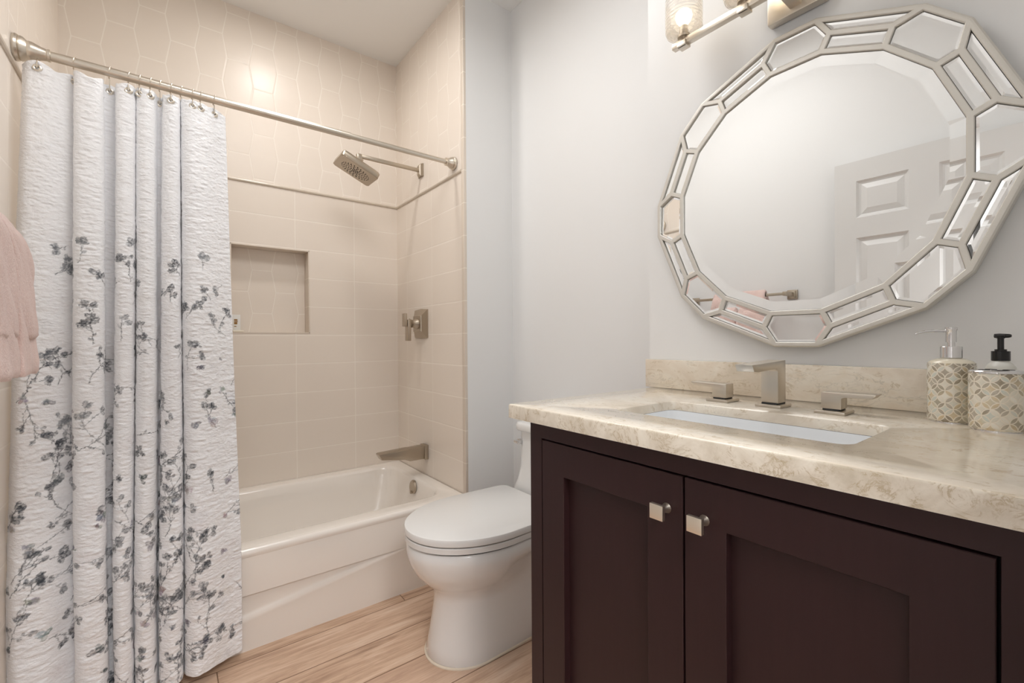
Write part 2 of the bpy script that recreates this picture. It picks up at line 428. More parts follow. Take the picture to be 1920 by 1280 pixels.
# ------------------------------------------------------------------ shower curtain
CT = [(-1.492,-1.470,.008),(-1.468,-1.452,.036),(-1.42,-1.418,.032),(-1.378,-1.378,.000),(-1.352,-1.356,-.016),
 (-1.356,-1.360,.026),(-1.336,-1.344,.050),(-1.302,-1.310,.050),(-1.285,-1.292,.028),(-1.288,-1.292,-.012),(-1.262,-1.256,-.018),
 (-1.270,-1.262,.024),(-1.252,-1.244,.046),(-1.230,-1.220,.034),(-1.221,-1.209,-.006),(-1.219,-1.209,.024),(-1.197,-1.188,.046),
 (-1.174,-1.166,.030),(-1.166,-1.156,-.016),(-1.161,-1.142,-.010),(-1.161,-1.142,.024),(-1.132,-1.120,.048),(-1.107,-1.100,.034),
 (-1.100,-1.092,-.012),(-1.097,-1.090,.028),(-1.068,-1.064,.054),(-1.02,-1.018,.034),(-.972,-.985,.004),(-.940,-.962,-.010)]
def curtain_grid(NU=620, NZ=1080):
    C_ = np.array(CT); n = len(C_); t = np.linspace(0, n-1, NU*3)
    def crom(a):
        i = np.clip(t.astype(int), 0, n-2); f = t-i
        g = lambda k: a[np.clip(k, 0, n-1)]
        p0, p1, p2, p3 = g(i-1), g(i), g(i+1), g(i+2)
        return .5*((2*p1)+(-p0+p2)*f+(2*p0-5*p1+4*p2-p3)*f*f+(-p0+3*p1-3*p2+p3)*f**3)
    xb, xt, d = crom(C_[:,0]), crom(C_[:,1]), crom(C_[:,2])
    s = np.concatenate([[0], np.cumsum(np.hypot(np.diff(xb), np.diff(d)))])
    u = np.linspace(0, s[-1], NU); xb, xt, d = (np.interp(u, s, q) for q in (xb, xt, d))
    hooks = HOOKX
    # top edge: high at the hooks, sagging between
    sag = np.full(NU, 1.0)
    for h in hooks: sag = np.minimum(sag, np.abs(xt-h)/.035)
    ztop = 1.948-.014*np.clip(sag, 0, 1)**1.5-.004*np.clip(.03-d, 0, 1)*20
    v = np.linspace(0, 1, NZ)[:, None]
    zbot = .030+.012*np.sin(u*9)
    Z = zbot+(ztop-zbot)*v
    h = np.clip((Z-.42)/(1.95-.42), 0, 1)
    x = xb*(1-h)+xt*h
    y0 = -.842*(1-h)+RY*h
    amp = 1.0-.42*h**1.3
    amp = amp*(1+.10*np.clip((.25-Z)/.25, 0, 1))
    x = x+.004*np.sin(Z*3.1+u*7)*(1-h)*.6
    y = y0-d*amp
    y = np.where(Z < .42, np.minimum(y, -.816), y)
    # crinkled weave: real relief, finer noise in the material
    rng = np.random.default_rng(5)
    def vnoise(su, sz, seed):
        r = np.random.default_rng(seed); gu, gz = int(u[-1]/su)+3, int(2/sz)+3
        G = r.standard_normal((gz, gu)); fu = (u/su)[None, :]; fz = Z/sz
        iu = fu.astype(int); iz = fz.astype(int); a = fu-iu; b_ = fz-iz; a = a*a*(3-2*a); b_ = b_*b_*(3-2*b_)
        iu = np.broadcast_to(iu, iz.shape)
        return (G[iz, iu]*(1-a)*(1-b_)+G[iz, iu+1]*a*(1-b_)+G[iz+1, iu]*(1-a)*b_+G[iz+1, iu+1]*a*b_)
    rel = vnoise(.022, .0075, 1)*.0009+vnoise(.009, .0045, 2)*.0006+vnoise(.06, .05, 3)*.0012
    nx = np.gradient(d)/np.maximum(np.hypot(np.gradient(xb), np.gradient(d)), 1e-9)
    y = y-rel*1.0; x = x+rel*nx*.6
    return u, x, y, Z
def paint_botanicals(u, Z):
    NZ, NU = Z.shape
    U = np.broadcast_to(u, Z.shape)
    def field(su, sz, seed):
        r = np.random.default_rng(seed); G = r.standard_normal((int(2/sz)+3, int(u[-1]/su)+3)); fu = np.broadcast_to(u/su, Z.shape); fz = Z/sz
        iu = fu.astype(int); iz = fz.astype(int); a = fu-iu; b_ = fz-iz; a = a*a*(3-2*a); b_ = b_*b_*(3-2*b_)
        return G[iz, iu]*(1-a)*(1-b_)+G[iz, iu+1]*a*(1-b_)+G[iz+1, iu]*(1-a)*b_+G[iz+1, iu+1]*a*b_
    ZZ = Z; Z = ZZ+field(.005,.004,11)*.0011; U = U+field(.0045,.0035,12)*.0013
    INKVAR = np.clip(.80+.30*field(.004,.0025,13), .25, 1.0)
    img = np.empty((NZ, NU, 3)); img[:] = (.86, .868, .89)
    du = u[1]-u[0]; dz = (ZZ[-1,0]-ZZ[0,0])/(NZ-1)
    rnd = random.Random(21)
    INK = [(.04,.05,.065), (.08,.09,.105), (.16,.175,.195), (.27,.285,.31)]
    def window(cu, cz, r):
        i0, i1 = int((cu-r)/du), int((cu+r)/du)+2; j0, j1 = int((cz-r-.05)/dz), int((cz+r)/dz)+2
        i0, i1 = max(i0, 0), min(i1, NU); j0, j1 = max(j0, 0), min(j1, NZ)
        if i0 >= i1 or j0 >= j1: return None
        return slice(j0, j1), slice(i0, i1)
    def lay(sl, a, col):
        a = a*INKVAR[sl]; img[sl] = img[sl]*(1-a[..., None])+np.array(col)*a[..., None]
    def leaf(cu, cz, L, ang, wr, col, al=.9):
        sl = window(cu, cz, L*1.1)
        if sl is None: return
        X_ = U[sl]-cu; Y_ = Z[sl]-cz; c, s = math.cos(ang), math.sin(ang)
        a = (X_*c+Y_*s)/L; b_ = (-X_*s+Y_*c)/(L*wr)
        edge = np.sqrt(np.clip(1-np.abs(a)**1.7, 0, 1))
        m = np.clip((edge-np.abs(b_))*L*wr/.0012+.3, 0, 1)*(np.abs(a) < 1)
        vein = 1-.30*np.exp(-(b_*L*wr/.0012)**2)-.22*(np.sin((a*5+np.abs(b_)*3)*4) > .5)
        lay(sl, m*al*vein*(.78+.22*np.sin(a*2+1)), col)
    def stroke(pts, wd, col, al=.85):
        for (a0, b0), (a1, b1) in zip(pts[:-1], pts[1:]):
            r = math.hypot(a1-a0, b1-b0)/2+.004; sl = window((a0+a1)/2, (b0+b1)/2, r)
            if sl is None: continue
            px, pz = U[sl]-a0, Z[sl]-b0; dx, dy = a1-a0, b1-b0; L2 = dx*dx+dy*dy+1e-12
            t = np.clip((px*dx+pz*dy)/L2, 0, 1); dist = np.hypot(px-t*dx, pz-t*dy)
            lay(sl, np.clip((wd-dist)/.0009+.5, 0, 1)*al, col)
    def blot(cu, cz, r, col, al):
        sl = window(cu, cz, r*1.6)
        if sl is None: return
        d2 = ((U[sl]-cu)**2+((Z[sl]-cz)*1.3)**2)/r**2; wob = 1+.35*np.sin((U[sl]-cu)*260)*np.cos((Z[sl]-cz)*220)
        lay(sl, np.clip(1.15-d2*wob, 0, 1)**1.2*al, col)
    def flower(cu, cz, r, col, al=.85):
        for k in range(4):
            a = rnd.uniform(0, 6.28); leaf(cu+math.cos(a)*r*.45, cz+math.sin(a)*r*.4, r*rnd.uniform(.55,.8), a+rnd.uniform(-.5,.5), rnd.uniform(.5,.75), tuple(q*rnd.uniform(.8,1.5) for q in col), al)
    def branch(cu, cz, ang, L, dark, dep=0):
        pts = [(cu, cz)]; a = ang; n = max(3, int(L/.012)); col = INK[min(3, dark)]
        for k in range(n):
            a += rnd.uniform(-.28, .28); st = L/n; q = (pts[-1][0]+math.cos(a)*st, pts[-1][1]+math.sin(a)*st); pts.append(q)
            if dep == 0 and rnd.random() < .38: branch(q[0], q[1], a+rnd.choice((-1,1))*rnd.uniform(.4,.9), L*rnd.uniform(.25,.5), dark, 1)
            if rnd.random() < .42:
                la = a+rnd.choice((-1,1))*rnd.uniform(.5,1.1); l = rnd.uniform(.0035,.0075)
                leaf(q[0]+math.cos(la)*l, q[1]+math.sin(la)*l, l, la, rnd.uniform(.4,.65), col, .85)
        stroke(pts, .0009 if dep else .0012, tuple(c*.8 for c in col))
        e = pts[-1]
        for k in range(rnd.choice((1,2,3))):
            la = a+(k-1)*.9+rnd.uniform(-.3,.3); l = rnd.uniform(.006,.012)*(1 if dep else 1.25)
            leaf(e[0]+math.cos(la)*l, e[1]+math.sin(la)*l, l, la, rnd.uniform(.55,.85), INK[max(0, dark-1)], .92)
    W = u[-1]
    # pale washes first
    for k in range(110):
        cz = rnd.uniform(.03, 1.25)**1.0; cu = rnd.uniform(0, W)
        blot(cu, cz, rnd.uniform(.015,.04), rnd.choice([(.56,.55,.60), (.62,.55,.57), (.66,.62,.55), (.45,.48,.55)]), rnd.uniform(.08,.32)*(1.25-cz*.6))
    # faint high twigs
    for k in range(13):
        branch(rnd.uniform(0, W), rnd.uniform(1.22, 1.42), rnd.uniform(0, 6.28), rnd.uniform(.02,.045), 3)
    for k in range(34):
        branch(rnd.uniform(0, W), rnd.uniform(.95, 1.36), rnd.uniform(.6, 2.6), rnd.uniform(.03,.08), rnd.choice((1,2,3)))
    n = 0
    while n < 104:
        cz = rnd.uniform(.0, 1.1)
        if rnd.random() < (cz/1.25)**1.4: continue
        n += 1; cu = rnd.uniform(-.01, W); ang = rnd.gauss(.9, .8)
        branch(cu, cz, ang, rnd.uniform(.05,.13), rnd.choice((0,1,1,2,2,3)))
        if rnd.random() < .55:
            flower(cu+rnd.uniform(-.02,.02), cz+rnd.uniform(-.02,.02), rnd.uniform(.012,.021), rnd.choice([INK[0], INK[1], INK[2], INK[2], (.30,.26,.29)]), rnd.uniform(.6,.92))
    for k in range(40):
        cz = rnd.uniform(.02, 1.05); cu = rnd.uniform(0, W)
        flower(cu, cz, rnd.uniform(.009,.016), rnd.choice([INK[0], INK[1], INK[2]]), .9)
    for (cu, cz, s_, k_) in MOTIFS:
        if k_ == 'f': flower(cu, cz, s_, INK[0], .95)
        else: branch(cu, cz, k_, s_, 0)
    return np.clip(img, 0, 1)
HOOKX = [-1.437,-1.361,-1.278,-1.231,-1.203,-1.175,-1.150,-1.120,-1.092,-1.060,-1.036,-.996]
MOTIFS = []
def curtain():
    u, X_, Y_, Z_ = curtain_grid(); NZ, NU = Z_.shape
    root = empty('shower_curtain', (-1.22, RY, 1.94), 'white crinkled shower curtain printed with grey leaves and branches, drawn to the left', 'shower curtain')
    co = np.stack([X_, Y_, Z_], -1).reshape(-1, 3).astype(np.float32)-np.array(root.location, dtype=np.float32)
    me = bpy.data.meshes.new('cloth'); me.vertices.add(NU*NZ); me.vertices.foreach_set('co', co.ravel())
    idx = np.arange(NU*NZ).reshape(NZ, NU); q = np.stack([idx[:-1,:-1], idx[:-1,1:], idx[1:,1:], idx[1:,:-1]], -1).reshape(-1, 4)
    nf = len(q); me.loops.add(nf*4); me.loops.foreach_set('vertex_index', q.ravel().astype(np.int32)); me.polygons.add(nf)
    me.polygons.foreach_set('loop_start', np.arange(0, nf*4, 4, dtype=np.int32)); me.polygons.foreach_set('use_smooth', np.ones(nf, dtype=bool)); me.update()
    img = paint_botanicals(u, Z_); rgba = np.ones((NU*NZ, 4), dtype=np.float32); rgba[:, :3] = img.reshape(-1, 3)
    at = me.color_attributes.new('print', 'FLOAT_COLOR', 'POINT'); at.data.foreach_set('color', rgba.ravel())
    uvl = me.attributes.new('cloth_uv', 'FLOAT_VECTOR', 'POINT'); cu = np.stack([np.broadcast_to(u, Z_.shape), Z_, Z_*0], -1).reshape(-1, 3).astype(np.float32); uvl.data.foreach_set('vector', cu.ravel())
    m = M('printed_cotton', rough=.85); a = m.nt.nodes.new('ShaderNodeVertexColor'); a.layer_name = 'print'
    m.set('Base Color', X(m.nt, a.outputs[0]))
    c = m.nt.nodes.new('ShaderNodeAttribute'); c.attribute_name = 'cloth_uv'; mp = m.nt.nodes.new('ShaderNodeMapping'); mp.inputs['Scale'].default_value = (1, 2.2, 1); mp.inputs['Rotation'].default_value = (0,0,.12)
    m.nt.links.new(c.outputs['Vector'], mp.inputs[0])
    n1 = m.noise(mp.outputs[0], 75, 3, .55, .6); n2 = m.noise(c.outputs['Vector'], 420, 2)
    m.bump(n1+n2*.18, .75, .0035); m.set('Sheen Weight', .15)
    me.materials.append(m.m)
    o = bpy.data.objects.new('cloth', me); COL.objects.link(o); o.parent = root
    sol = o.modifiers.new('thickness', 'SOLIDIFY'); sol.thickness = .0012; sol.offset = 0
    # grommets
    iz = NZ-1-int(.024/(1.92/NZ))
    xt = X_[iz]
    for h in HOOKX:
        i = int(np.argmin(np.abs(xt-h))); px, py, pz = X_[iz, i], Y_[iz, i], Z_[iz, i]
        b = B(); ring = [Vector((px+.0075*math.cos(k*2*PI/18), py, pz+.0075*math.sin(k*2*PI/18))) for k in range(18)]; tube(b, ring, .0040, 8, True)
        part('grommet', b, NICKEL, root)
    # hooks: each an open wire ring over the rod, one object per hook
    for k, h in enumerate(HOOKX):
        i = int(np.argmin(np.abs(xt-h))); px, py, pz = float(X_[iz, i]), float(Y_[iz, i]), float(Z_[iz, i])
        b = B(); rr = RR+.0042; pts = []
        for a in np.linspace(-150, 110, 18):
            a = math.radians(a+90); pts.append((h+.003*math.sin(a), RY+rr*math.cos(a), RZ+rr*math.sin(a)))
        pts.reverse()
        pts += [(h*.6+px*.4, RY*.6+py*.4-.006, RZ-.024), (px, py-.006, pz+.012), (px, py-.005, pz), (px, py+.004, pz-.001), (px, py+.006, pz+.006)]
        tube(b, pts, .0017, 8)
        o = link('curtain_hook', b, NICKEL)
        nm = ['first from the left wall', 'second from the left wall', 'third from the left wall', 'fourth from the left wall', 'fifth from the left wall', 'sixth from the left wall',
              'sixth from the free right edge', 'fifth from the free right edge', 'fourth from the free right edge', 'third from the free right edge', 'second from the free right edge', 'nearest the free right edge'][k]
        tag(o, 'thin wire curtain hook on the rod, '+nm, 'curtain hook', 'hooks holding the shower curtain')
curtain()
# ------------------------------------------------------------------ shower fittings
def showerhead():
    root = empty('showerhead', (0, -.341, 2.057), 'square brushed nickel rain showerhead on a straight wall arm', 'showerhead')
    b = B(); Y, Z = -.341, 2.055
    # tapered wall plate
    def sq(x, hy, hz): return [Vector((x, Y-hy, Z-hz)), Vector((x, Y+hy, Z-hz)), Vector((x, Y+hy, Z+hz)), Vector((x, Y-hy, Z+hz))]
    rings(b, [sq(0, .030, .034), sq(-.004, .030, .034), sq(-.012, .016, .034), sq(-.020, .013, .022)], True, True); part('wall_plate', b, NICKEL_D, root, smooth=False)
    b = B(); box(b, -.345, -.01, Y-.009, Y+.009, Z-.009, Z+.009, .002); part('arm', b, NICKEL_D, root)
    c = Vector((-.368, -.340, 1.973)); th = math.radians(24.1)
    ex = Vector((math.cos(th), 0, -math.sin(th))); ez = Vector((math.sin(th), 0, math.cos(th))); ey = Vector((0,1,0))
    def P(a, y, h): return c+ex*a+ey*y+ez*h
    b = B(); lathe(b, P(0.0,0,.020), (c+ez*.07-P(0,0,.020)), [(0,.018),(.020,.015),(.028,.011),(.045,.011),(.055,.012)], 20)
    box(b, -.362, -.336, Y-.012, Y+.012, Z-.024, Z+.009, .003); part('swivel_joint', b, NICKEL_D, root)
    # head body: bulging back, flat face
    hx, hy = .100, .077
    def rect(k, h, r=.012, n=4, bow=0):
        pts = []
        for sx, sy, a0 in ((1,1,0), (-1,1,90), (-1,-1,180), (1,-1,270)):
            for i in range(n+1):
                a = math.radians(a0+90*i/n); pts.append(P(sx*(hx*k-r)+r*math.cos(a), sy*(hy*k-r)+r*math.sin(a), h))
        return pts
    b = B(); rings(b, [rect(.97, 0), rect(1, .002), rect(1.0, .024), rect(.97, .030), rect(.80, .038), rect(.5, .043), rect(.25, .046)], True, True); part('head_body', b, NICKEL_D, root, ang=50)
    b = B(); rings(b, [rect(.96, .0005), rect(.96, -.0012)], True, True); part('spray_face', b, NICKEL_D, root)
    b = B(); rnd = random.Random(3)
    for ring, (ra, rb, n, r) in enumerate([(.013,.013,6,.0046),(.025,.023,10,.0032),(.037,.031,14,.0026),(.049,.039,18,.0026),(.060,.047,22,.0026),(.071,.053,26,.0026)]):
        for k in range(n):
            a = 2*PI*k/n+ring*.3; lathe(b, P(ra*math.cos(a), rb*math.sin(a), -.001), -ez, [(0,r),(.0016,r*.8),(.0017,0)], 8, False, True)
    lathe(b, P(0,0,-.001), -ez, [(0,.004),(.0015,.003),(.0016,0)], 8, False, True)
    part('spray_nozzles', b, M('nozzle_rubber', (.03,.028,.025), .6).m, root)
showerhead()
def valve():
    root = empty('shower_valve', (0, -.331, 1.2), 'square brushed nickel shower valve with lever handle on the end wall', 'shower valve')
    Y, Z = -.331, 1.2
    def sq(x, hy, hz, bow=.0):
        return [Vector((x, Y-hy, Z-hz)), Vector((x, Y, Z-hz-bow)), Vector((x, Y+hy, Z-hz)), Vector((x, Y+hy, Z+hz)), Vector((x, Y, Z+hz+bow)), Vector((x, Y-hy, Z+hz))]
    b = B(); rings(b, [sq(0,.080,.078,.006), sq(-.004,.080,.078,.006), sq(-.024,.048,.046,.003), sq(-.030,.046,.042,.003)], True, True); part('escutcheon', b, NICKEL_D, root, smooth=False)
    b = B(); lathe(b, (-.028, Y, Z), (-1,0,0), [(0,.030),(.010,.028),(.022,.021),(.034,.022),(.046,.028)], 28); part('handle_stem', b, NICKEL_D, root)
    b = B(); box(b, -.092, -.072, Y-.020, Y+.020, 1.105, 1.222, .003); part('lever', b, NICKEL_D, root)
    b = B(); box(b, -.110, -.094, Y-.018, Y+.018, 1.184, 1.256, .003); box(b, -.096, -.090, Y-.012, Y+.012, 1.190, 1.218); part('handle_cap', b, NICKEL_D, root)
valve()
def tubspout():
    root = empty('tub_spout', (0, -.375, .49), 'brushed nickel flat tub spout jutting over the bathtub rim', 'tub spout')
    Y = -.375
    b = B(); box(b, -.022, 0, Y-.030, Y+.030, .452, .532, .003); part('wall_plate', b, NICKEL_D, root)
    pts = [(-.02,.457),(-.105,.457),(-.135,.470),(-.262,.488),(-.279,.520),(-.02,.529)]
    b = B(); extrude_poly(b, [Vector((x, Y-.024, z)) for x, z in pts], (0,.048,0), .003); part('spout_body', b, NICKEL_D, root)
    b = B(); box(b, -.27, -.11, Y-.026, Y+.026, .519, .524, .001, rot=Matrix.Rotation(math.radians(-2.0), 3, 'Y')); part('spout_top_plate', b, NICKEL_D, root)
tubspout()
# small box standing in the niche
def soapbox():
    root = empty('soap_carton', (-.855, .05, nz0+tk), 'small white soap carton with gold print standing in the tiled niche', 'box')
    b = B(); box(b, -.885+.008, -.838, .035, .070, nz0+tk, 1.245, .001); part('carton', b, WHITEP, root)
    b = B(); g = M('gold_print', lin(150,110,50), .5).m
    for z0_, z1_, xx in ((1.196,1.206,-.852), (1.207,1.212,-.850), (1.214,1.222,-.851), (1.183,1.187,-.856)): box(b, -.866, xx, .0345, .0352, z0_, z1_)
    part('printed_emblem', b, g, root)
    b = B(); box(b, -.874, -.826, .012, .060, nz0+tk+.0005, nz0+tk+.010, .003); o = link('soap_bar', b, M('soap', lin(236,228,212), .4).m)
    # the carton stands behind the bar
    tag(o, 'flat pale soap bar lying in front of the white carton in the niche', 'soap')
soapbox()
# ------------------------------------------------------------------ toilet
def toilet():
    yc = -1.237; root = empty('toilet', (-.1, yc, 0), 'white skirted toilet with closed lid beside the dark vanity', 'toilet')
    def egg(xf, xm, xb, hw, z, hwb=None, n=120, pw=2.0, bk=4.5, wq=1.0):
        """front tip xf, widest at xm, straight back at xb"""
        hwb = hwb or hw; pts = []
        for k in range(n):
            a = 2*PI*k/n; c_, s_ = math.cos(a), math.sin(a)
            if c_ >= 0:      # front half (towards -x)
                ex_ = xm-(xm-xf)*abs(c_)**(2/pw); ey_ = hw*math.copysign(abs(s_)**(2/pw), s_)
            else:
                t = abs(c_)**(2/bk); ex_ = xm+(xb-xm)*t; ey_ = (hw+(hwb-hw)*t**wq)*math.copysign(abs(s_)**(2/bk), s_)
            pts.append(Vector((ex_, yc+ey_, z)))
        return pts
    b = B()
    R = [egg(-.418,-.27,.24,.132,0,.120), egg(-.424,-.27,.24,.135,.012,.122), egg(-.415,-.26,.24,.128,.05,.118), egg(-.400,-.25,.24,.118,.14,.112), egg(-.392,-.25,.24,.112,.20,.110),
         egg(-.398,-.25,.24,.116,.235,.110), egg(-.428,-.24,.24,.140,.262,.108,wq=.5), egg(-.466,-.23,.24,.178,.305,.102,wq=.42), egg(-.480,-.22,.24,.196,.335,.104,wq=.42), egg(-.485,-.22,.24,.201,.352,.150,wq=.8), egg(-.490,-.22,.24,.208,.372,.176), egg(-.490,-.22,.24,.209,.405,.184), egg(-.482,-.22,.24,.203,.411,.180)]
    rings(b, R, True, True); part('bowl', b, PORC, root, ang=70)
    b = B(); rings(b, [egg(-.428,-.27,.245,.139,0,.126), egg(-.428,-.27,.245,.139,.004,.126), egg(-.424,-.27,.24,.135,.006,.122)], True, True); part('caulk_line', b, M('caulk', lin(226,214,196), .6).m, root)
    b = B(); rings(b, [egg(-.484,-.22,.06,.204,.4112,.17), egg(-.482,-.22,.06,.201,.4158,.17)], True, True); part('seat_gap_shade', b, GAPM, root)
    b = B(); rings(b, [egg(-.490,-.22,.06,.208,.4155,.185), egg(-.496,-.22,.06,.213,.418,.190), egg(-.496,-.22,.06,.213,.434,.190), egg(-.494,-.22,.06,.211,.4365,.188)], True, True); part('seat', b, SEATM, root, ang=28)
    b = B(); rings(b, [egg(-.484,-.22,.05,.202,.436,.176), egg(-.484,-.22,.05,.202,.4410,.176)], True, True); part('lid_gap_shade', b, GAPM, root)
    b = B(); rings(b, [egg(-.494,-.22,.052,.212,.4405,.200,bk=16), egg(-.497,-.22,.055,.215,.443,.203,bk=16), egg(-.498,-.22,.056,.216,.459,.204,bk=16), egg(-.496,-.22,.054,.214,.464,.202,bk=16), egg(-.490,-.22,.050,.209,.466,.198,bk=16)], True, True); part('lid', b, SEATM, root, ang=28)
    # tank
    def rr(xa, xb, hw, r, z, n=6):
        pts = []
        for cx, cy, a0 in ((xb-r, yc+hw-r, 0), (xa+r, yc+hw-r, 90), (xa+r, yc-hw+r, 180), (xb-r, yc-hw+r, 270)):
            for k in range(n+1):
                a = math.radians(a0+90*k/n); pts.append(Vector((cx+r*math.cos(a), cy+r*math.sin(a), z)))
        return pts
    b = B(); rings(b, [rr(.075,.262,.188,.03,.405), rr(.072,.262,.186,.03,.44), rr(.078,.262,.165,.045,.50), rr(.080,.262,.150,.05,.56), rr(.078,.262,.146,.05,.713)], True, True); part('tank', b, PORC, root, ang=60)
    b = B(); rings(b, [rr(.078,.262,.146,.05,.713), rr(.078,.262,.146,.05,.7155)], True, True); part('tank_lid_gap_shade', b, GAPM, root)
    b = B(); rings(b, [rr(.066,.270,.156,.05,.7155), rr(.062,.272,.160,.05,.722), rr(.062,.272,.160,.05,.742), rr(.067,.268,.156,.05,.750), rr(.08,.26,.14,.05,.752)], True, True); part('tank_lid', b, PORC, root, ang=60)
    b = B(); box(b, .052, .078, yc+.105, yc+.135, .66, .674, .004); lathe(b, (.080, yc+.12, .667), (-1,0,0), [(0,.012),(.01,.012),(.011,0)], 16); part('flush_lever', b, CHROME, root)
    # dark box standing in for shade under the rear deck, on the side towards the vanity
    b = B(); box(b, -.13, .235, yc-.128, yc-.100, .300, .338, .004); part('side_recess_shade', b, GAPM, root)
toilet()
# ------------------------------------------------------------------ vanity
ZC = .969
CX0 = -.545; CY1 = -1.862; CY0 = NY
def vanity():
    root = empty('vanity_cabinet', (-.26, -2.28, 0), 'dark espresso shaker vanity cabinet with two doors under the stone counter', 'cabinet')
    fx = -.52; y0, y1 = -2.655, -1.908; zt = .938
    b = B()
    box(b, fx+.021, -.002, y0, y0+.016, .09, zt); box(b, fx+.021, -.002, y1-.016, y1, .09, zt); box(b, -.014, -.002, y0, y1, .09, zt)
    box(b, fx+.021, -.002, y0, y1, .09, .106); box(b, fx+.08, -.002, y0, y1, 0, .09)
    part('cabinet_body', b, ESP, root, smooth=False)
    # face frame
    dl, dr, dm = -1.944, -2.594, -2.269; dt, db = .904, .135
    def rc2(x, ya, yb, za, zb): return [Vector((x, ya, za)), Vector((x, yb, za)), Vector((x, yb, zb)), Vector((x, ya, zb))]
    b = B(); L_ = [rc2(fx+.02, y0, y1, .0, zt), rc2(fx+.0008, y0, y1, .0, zt), rc2(fx, y0+.0008, y1-.0008, .0008, zt-.0008), rc2(fx, dr-.0005, dl+.0005, db-.0005, dt+.0005), rc2(fx+.0005, dr, dl, db, dt), rc2(fx+.02, dr, dl, db, dt)]
    rings(b, L_+[L_[0]], False, False); bmesh.ops.remove_doubles(b, verts=b.verts, dist=1e-6)
    part('face_frame', b, ESP, root, smooth=False)
    b = B(); box(b, fx+.0172, fx+.0195, dr, dl, db, dt); part('door_reveal', b, GROOVE, root)
    g = .0030; sw = .063
    for k, (ya, yb) in enumerate(((dm+g*.6, dl-g), (dr+g, dm-g*.6))):
        b = B(); za, zb = db+g, dt-g; xf = fx-.001
        def rc(x, k): return [Vector((x, ya+k, za+k)), Vector((x, yb-k, za+k)), Vector((x, yb-k, zb-k)), Vector((x, ya+k, zb-k))]
        L_ = [rc(fx+.0165, 0), rc(xf+.0008, 0), rc(xf, .0008), rc(xf, sw-.0008), rc(xf+.0008, sw), rc(fx+.0165, sw)]
        rings(b, L_+[L_[0]], False, False); bmesh.ops.remove_doubles(b, verts=b.verts, dist=1e-6)
        d = part('door', b, ESP, root, smooth=False)
        b = B(); box(b, fx+.0145, fx+.0168, ya+sw, yb-sw, za+sw, zb-sw); p_ = link('door_panel', b, ESP, d, smooth=False); p_.data.transform(Matrix.Translation(-root.location))
        ky = (-2.240, -2.302)[k]
        b = B(); box(b, fx-.029, fx-.022, ky-.0115, ky+.0115, .8345, .8575, .0006); lathe(b, (fx-.023, ky, .846), (1,0,0), [(0,.009),(.004,.0065),(.016,.0055),(.022,.008)], 16)
        kb = link('knob', b, KNOBM, d); kb.data.transform(Matrix.Translation(-root.location)); kb['label'] = 'square satin nickel knob'
vanity()
SX0, SX1, SY0, SY1 = -.432, -.232, -2.452, -2.062
def counter():
    root = empty('countertop', (-.27, -2.26, .939), 'cream quartzite countertop slab with eased edge over the dark vanity', 'countertop')
    zb, zt = .939, ZC; x0, x1, y0, y1 = CX0, -.002, CY0+.001, CY1
    def loop(xa, xb, ya, yb, r, z, n=5):
        pts = []
        for cx, cy, a0 in ((xb-r, yb-r, 0), (xa+r, yb-r, 90), (xa+r, ya+r, 180), (xb-r, ya+r, 270)):
            for k in range(n+1):
                a = math.radians(a0+90*k/n); pts.append(Vector((cx+r*math.cos(a), cy+r*math.sin(a), z)))
        return pts
    e = .0035; b = B()
    R = [loop(x0,x1,y0,y1,.004,zb+.0), loop(x0,x1,y0,y1,.004,zt-e), loop(x0+.001,x1,y0,y1-.001,.004,zt-.001), loop(x0+e,x1-.001,y0+.001,y1-e,.004,zt),
         loop(SX0-.002,SX1+.002,SY0-.002,SY1+.002,.022,zt), loop(SX0,SX1,SY0,SY1,.020,zt-.002), loop(SX0,SX1,SY0,SY1,.020,.9495)]
    R.append(R[0]); vv = rings(b, R, False, False); bmesh.ops.remove_doubles(b, verts=b.verts, dist=1e-6)
    for f in b.faces:
        c = f.calc_center_median()
        if f.normal.length == 0: f.normal_update()
        if c.x < x0+.0015 and c.z < zt-.0005: f.material_index = 1
        if c.y > y1-.0015 and c.z < zt-.0005: f.material_index = 1
    part('counter_slab', b, [STONE, STONE_E], root, ang=50)
    b = B(); box(b, -.021, -.001, CY0+.002, VY+.0, ZC, 1.0495, .0015); o = tag(link('backsplash', b, STONE), 'low cream stone backsplash strip standing along the wall behind the faucet', 'backsplash')
counter()
def sink():
    root = empty('sink_basin', (-.33, -2.257, .80), 'white rectangular undermount sink set in the stone counter', 'sink')
    def loop(g, r, z, n=6):
        xa, xb, ya, yb = SX0-g, SX1+g, SY0-g, SY1+g; pts = []
        for cx, cy, a0 in ((xb-r, yb-r, 0), (xa+r, yb-r, 90), (xa+r, ya+r, 180), (xb-r, ya+r, 270)):
            for k in range(n+1):
                a = math.radians(a0+90*k/n); pts.append(Vector((cx+r*math.cos(a), cy+r*math.sin(a), z)))
        return pts
    b = B(); zb = .9490
    rings(b, [loop(-.0002,.020,zb), loop(-.0004,.021,zb-.010), loop(-.001,.03,zb-.04), loop(-.012,.04,zb-.105), loop(-.03,.05,zb-.125), loop(-.07,.02,zb-.13)], False, True)
    rings(b, [loop(.02,.02,.9385), loop(.02,.03,.93), loop(.012,.03,zb-.08), loop(.0,.03,zb-.14)], False, True)
    part('basin', b, SINKM, root, ang=60)
    b = B(); lathe(b, (-.33, -2.257, zb-.1300), (0,0,1), [(0,.022),(.003,.022),(.004,.014),(.002,0)], 24); part('drain', b, NICKEL, root)
sink()
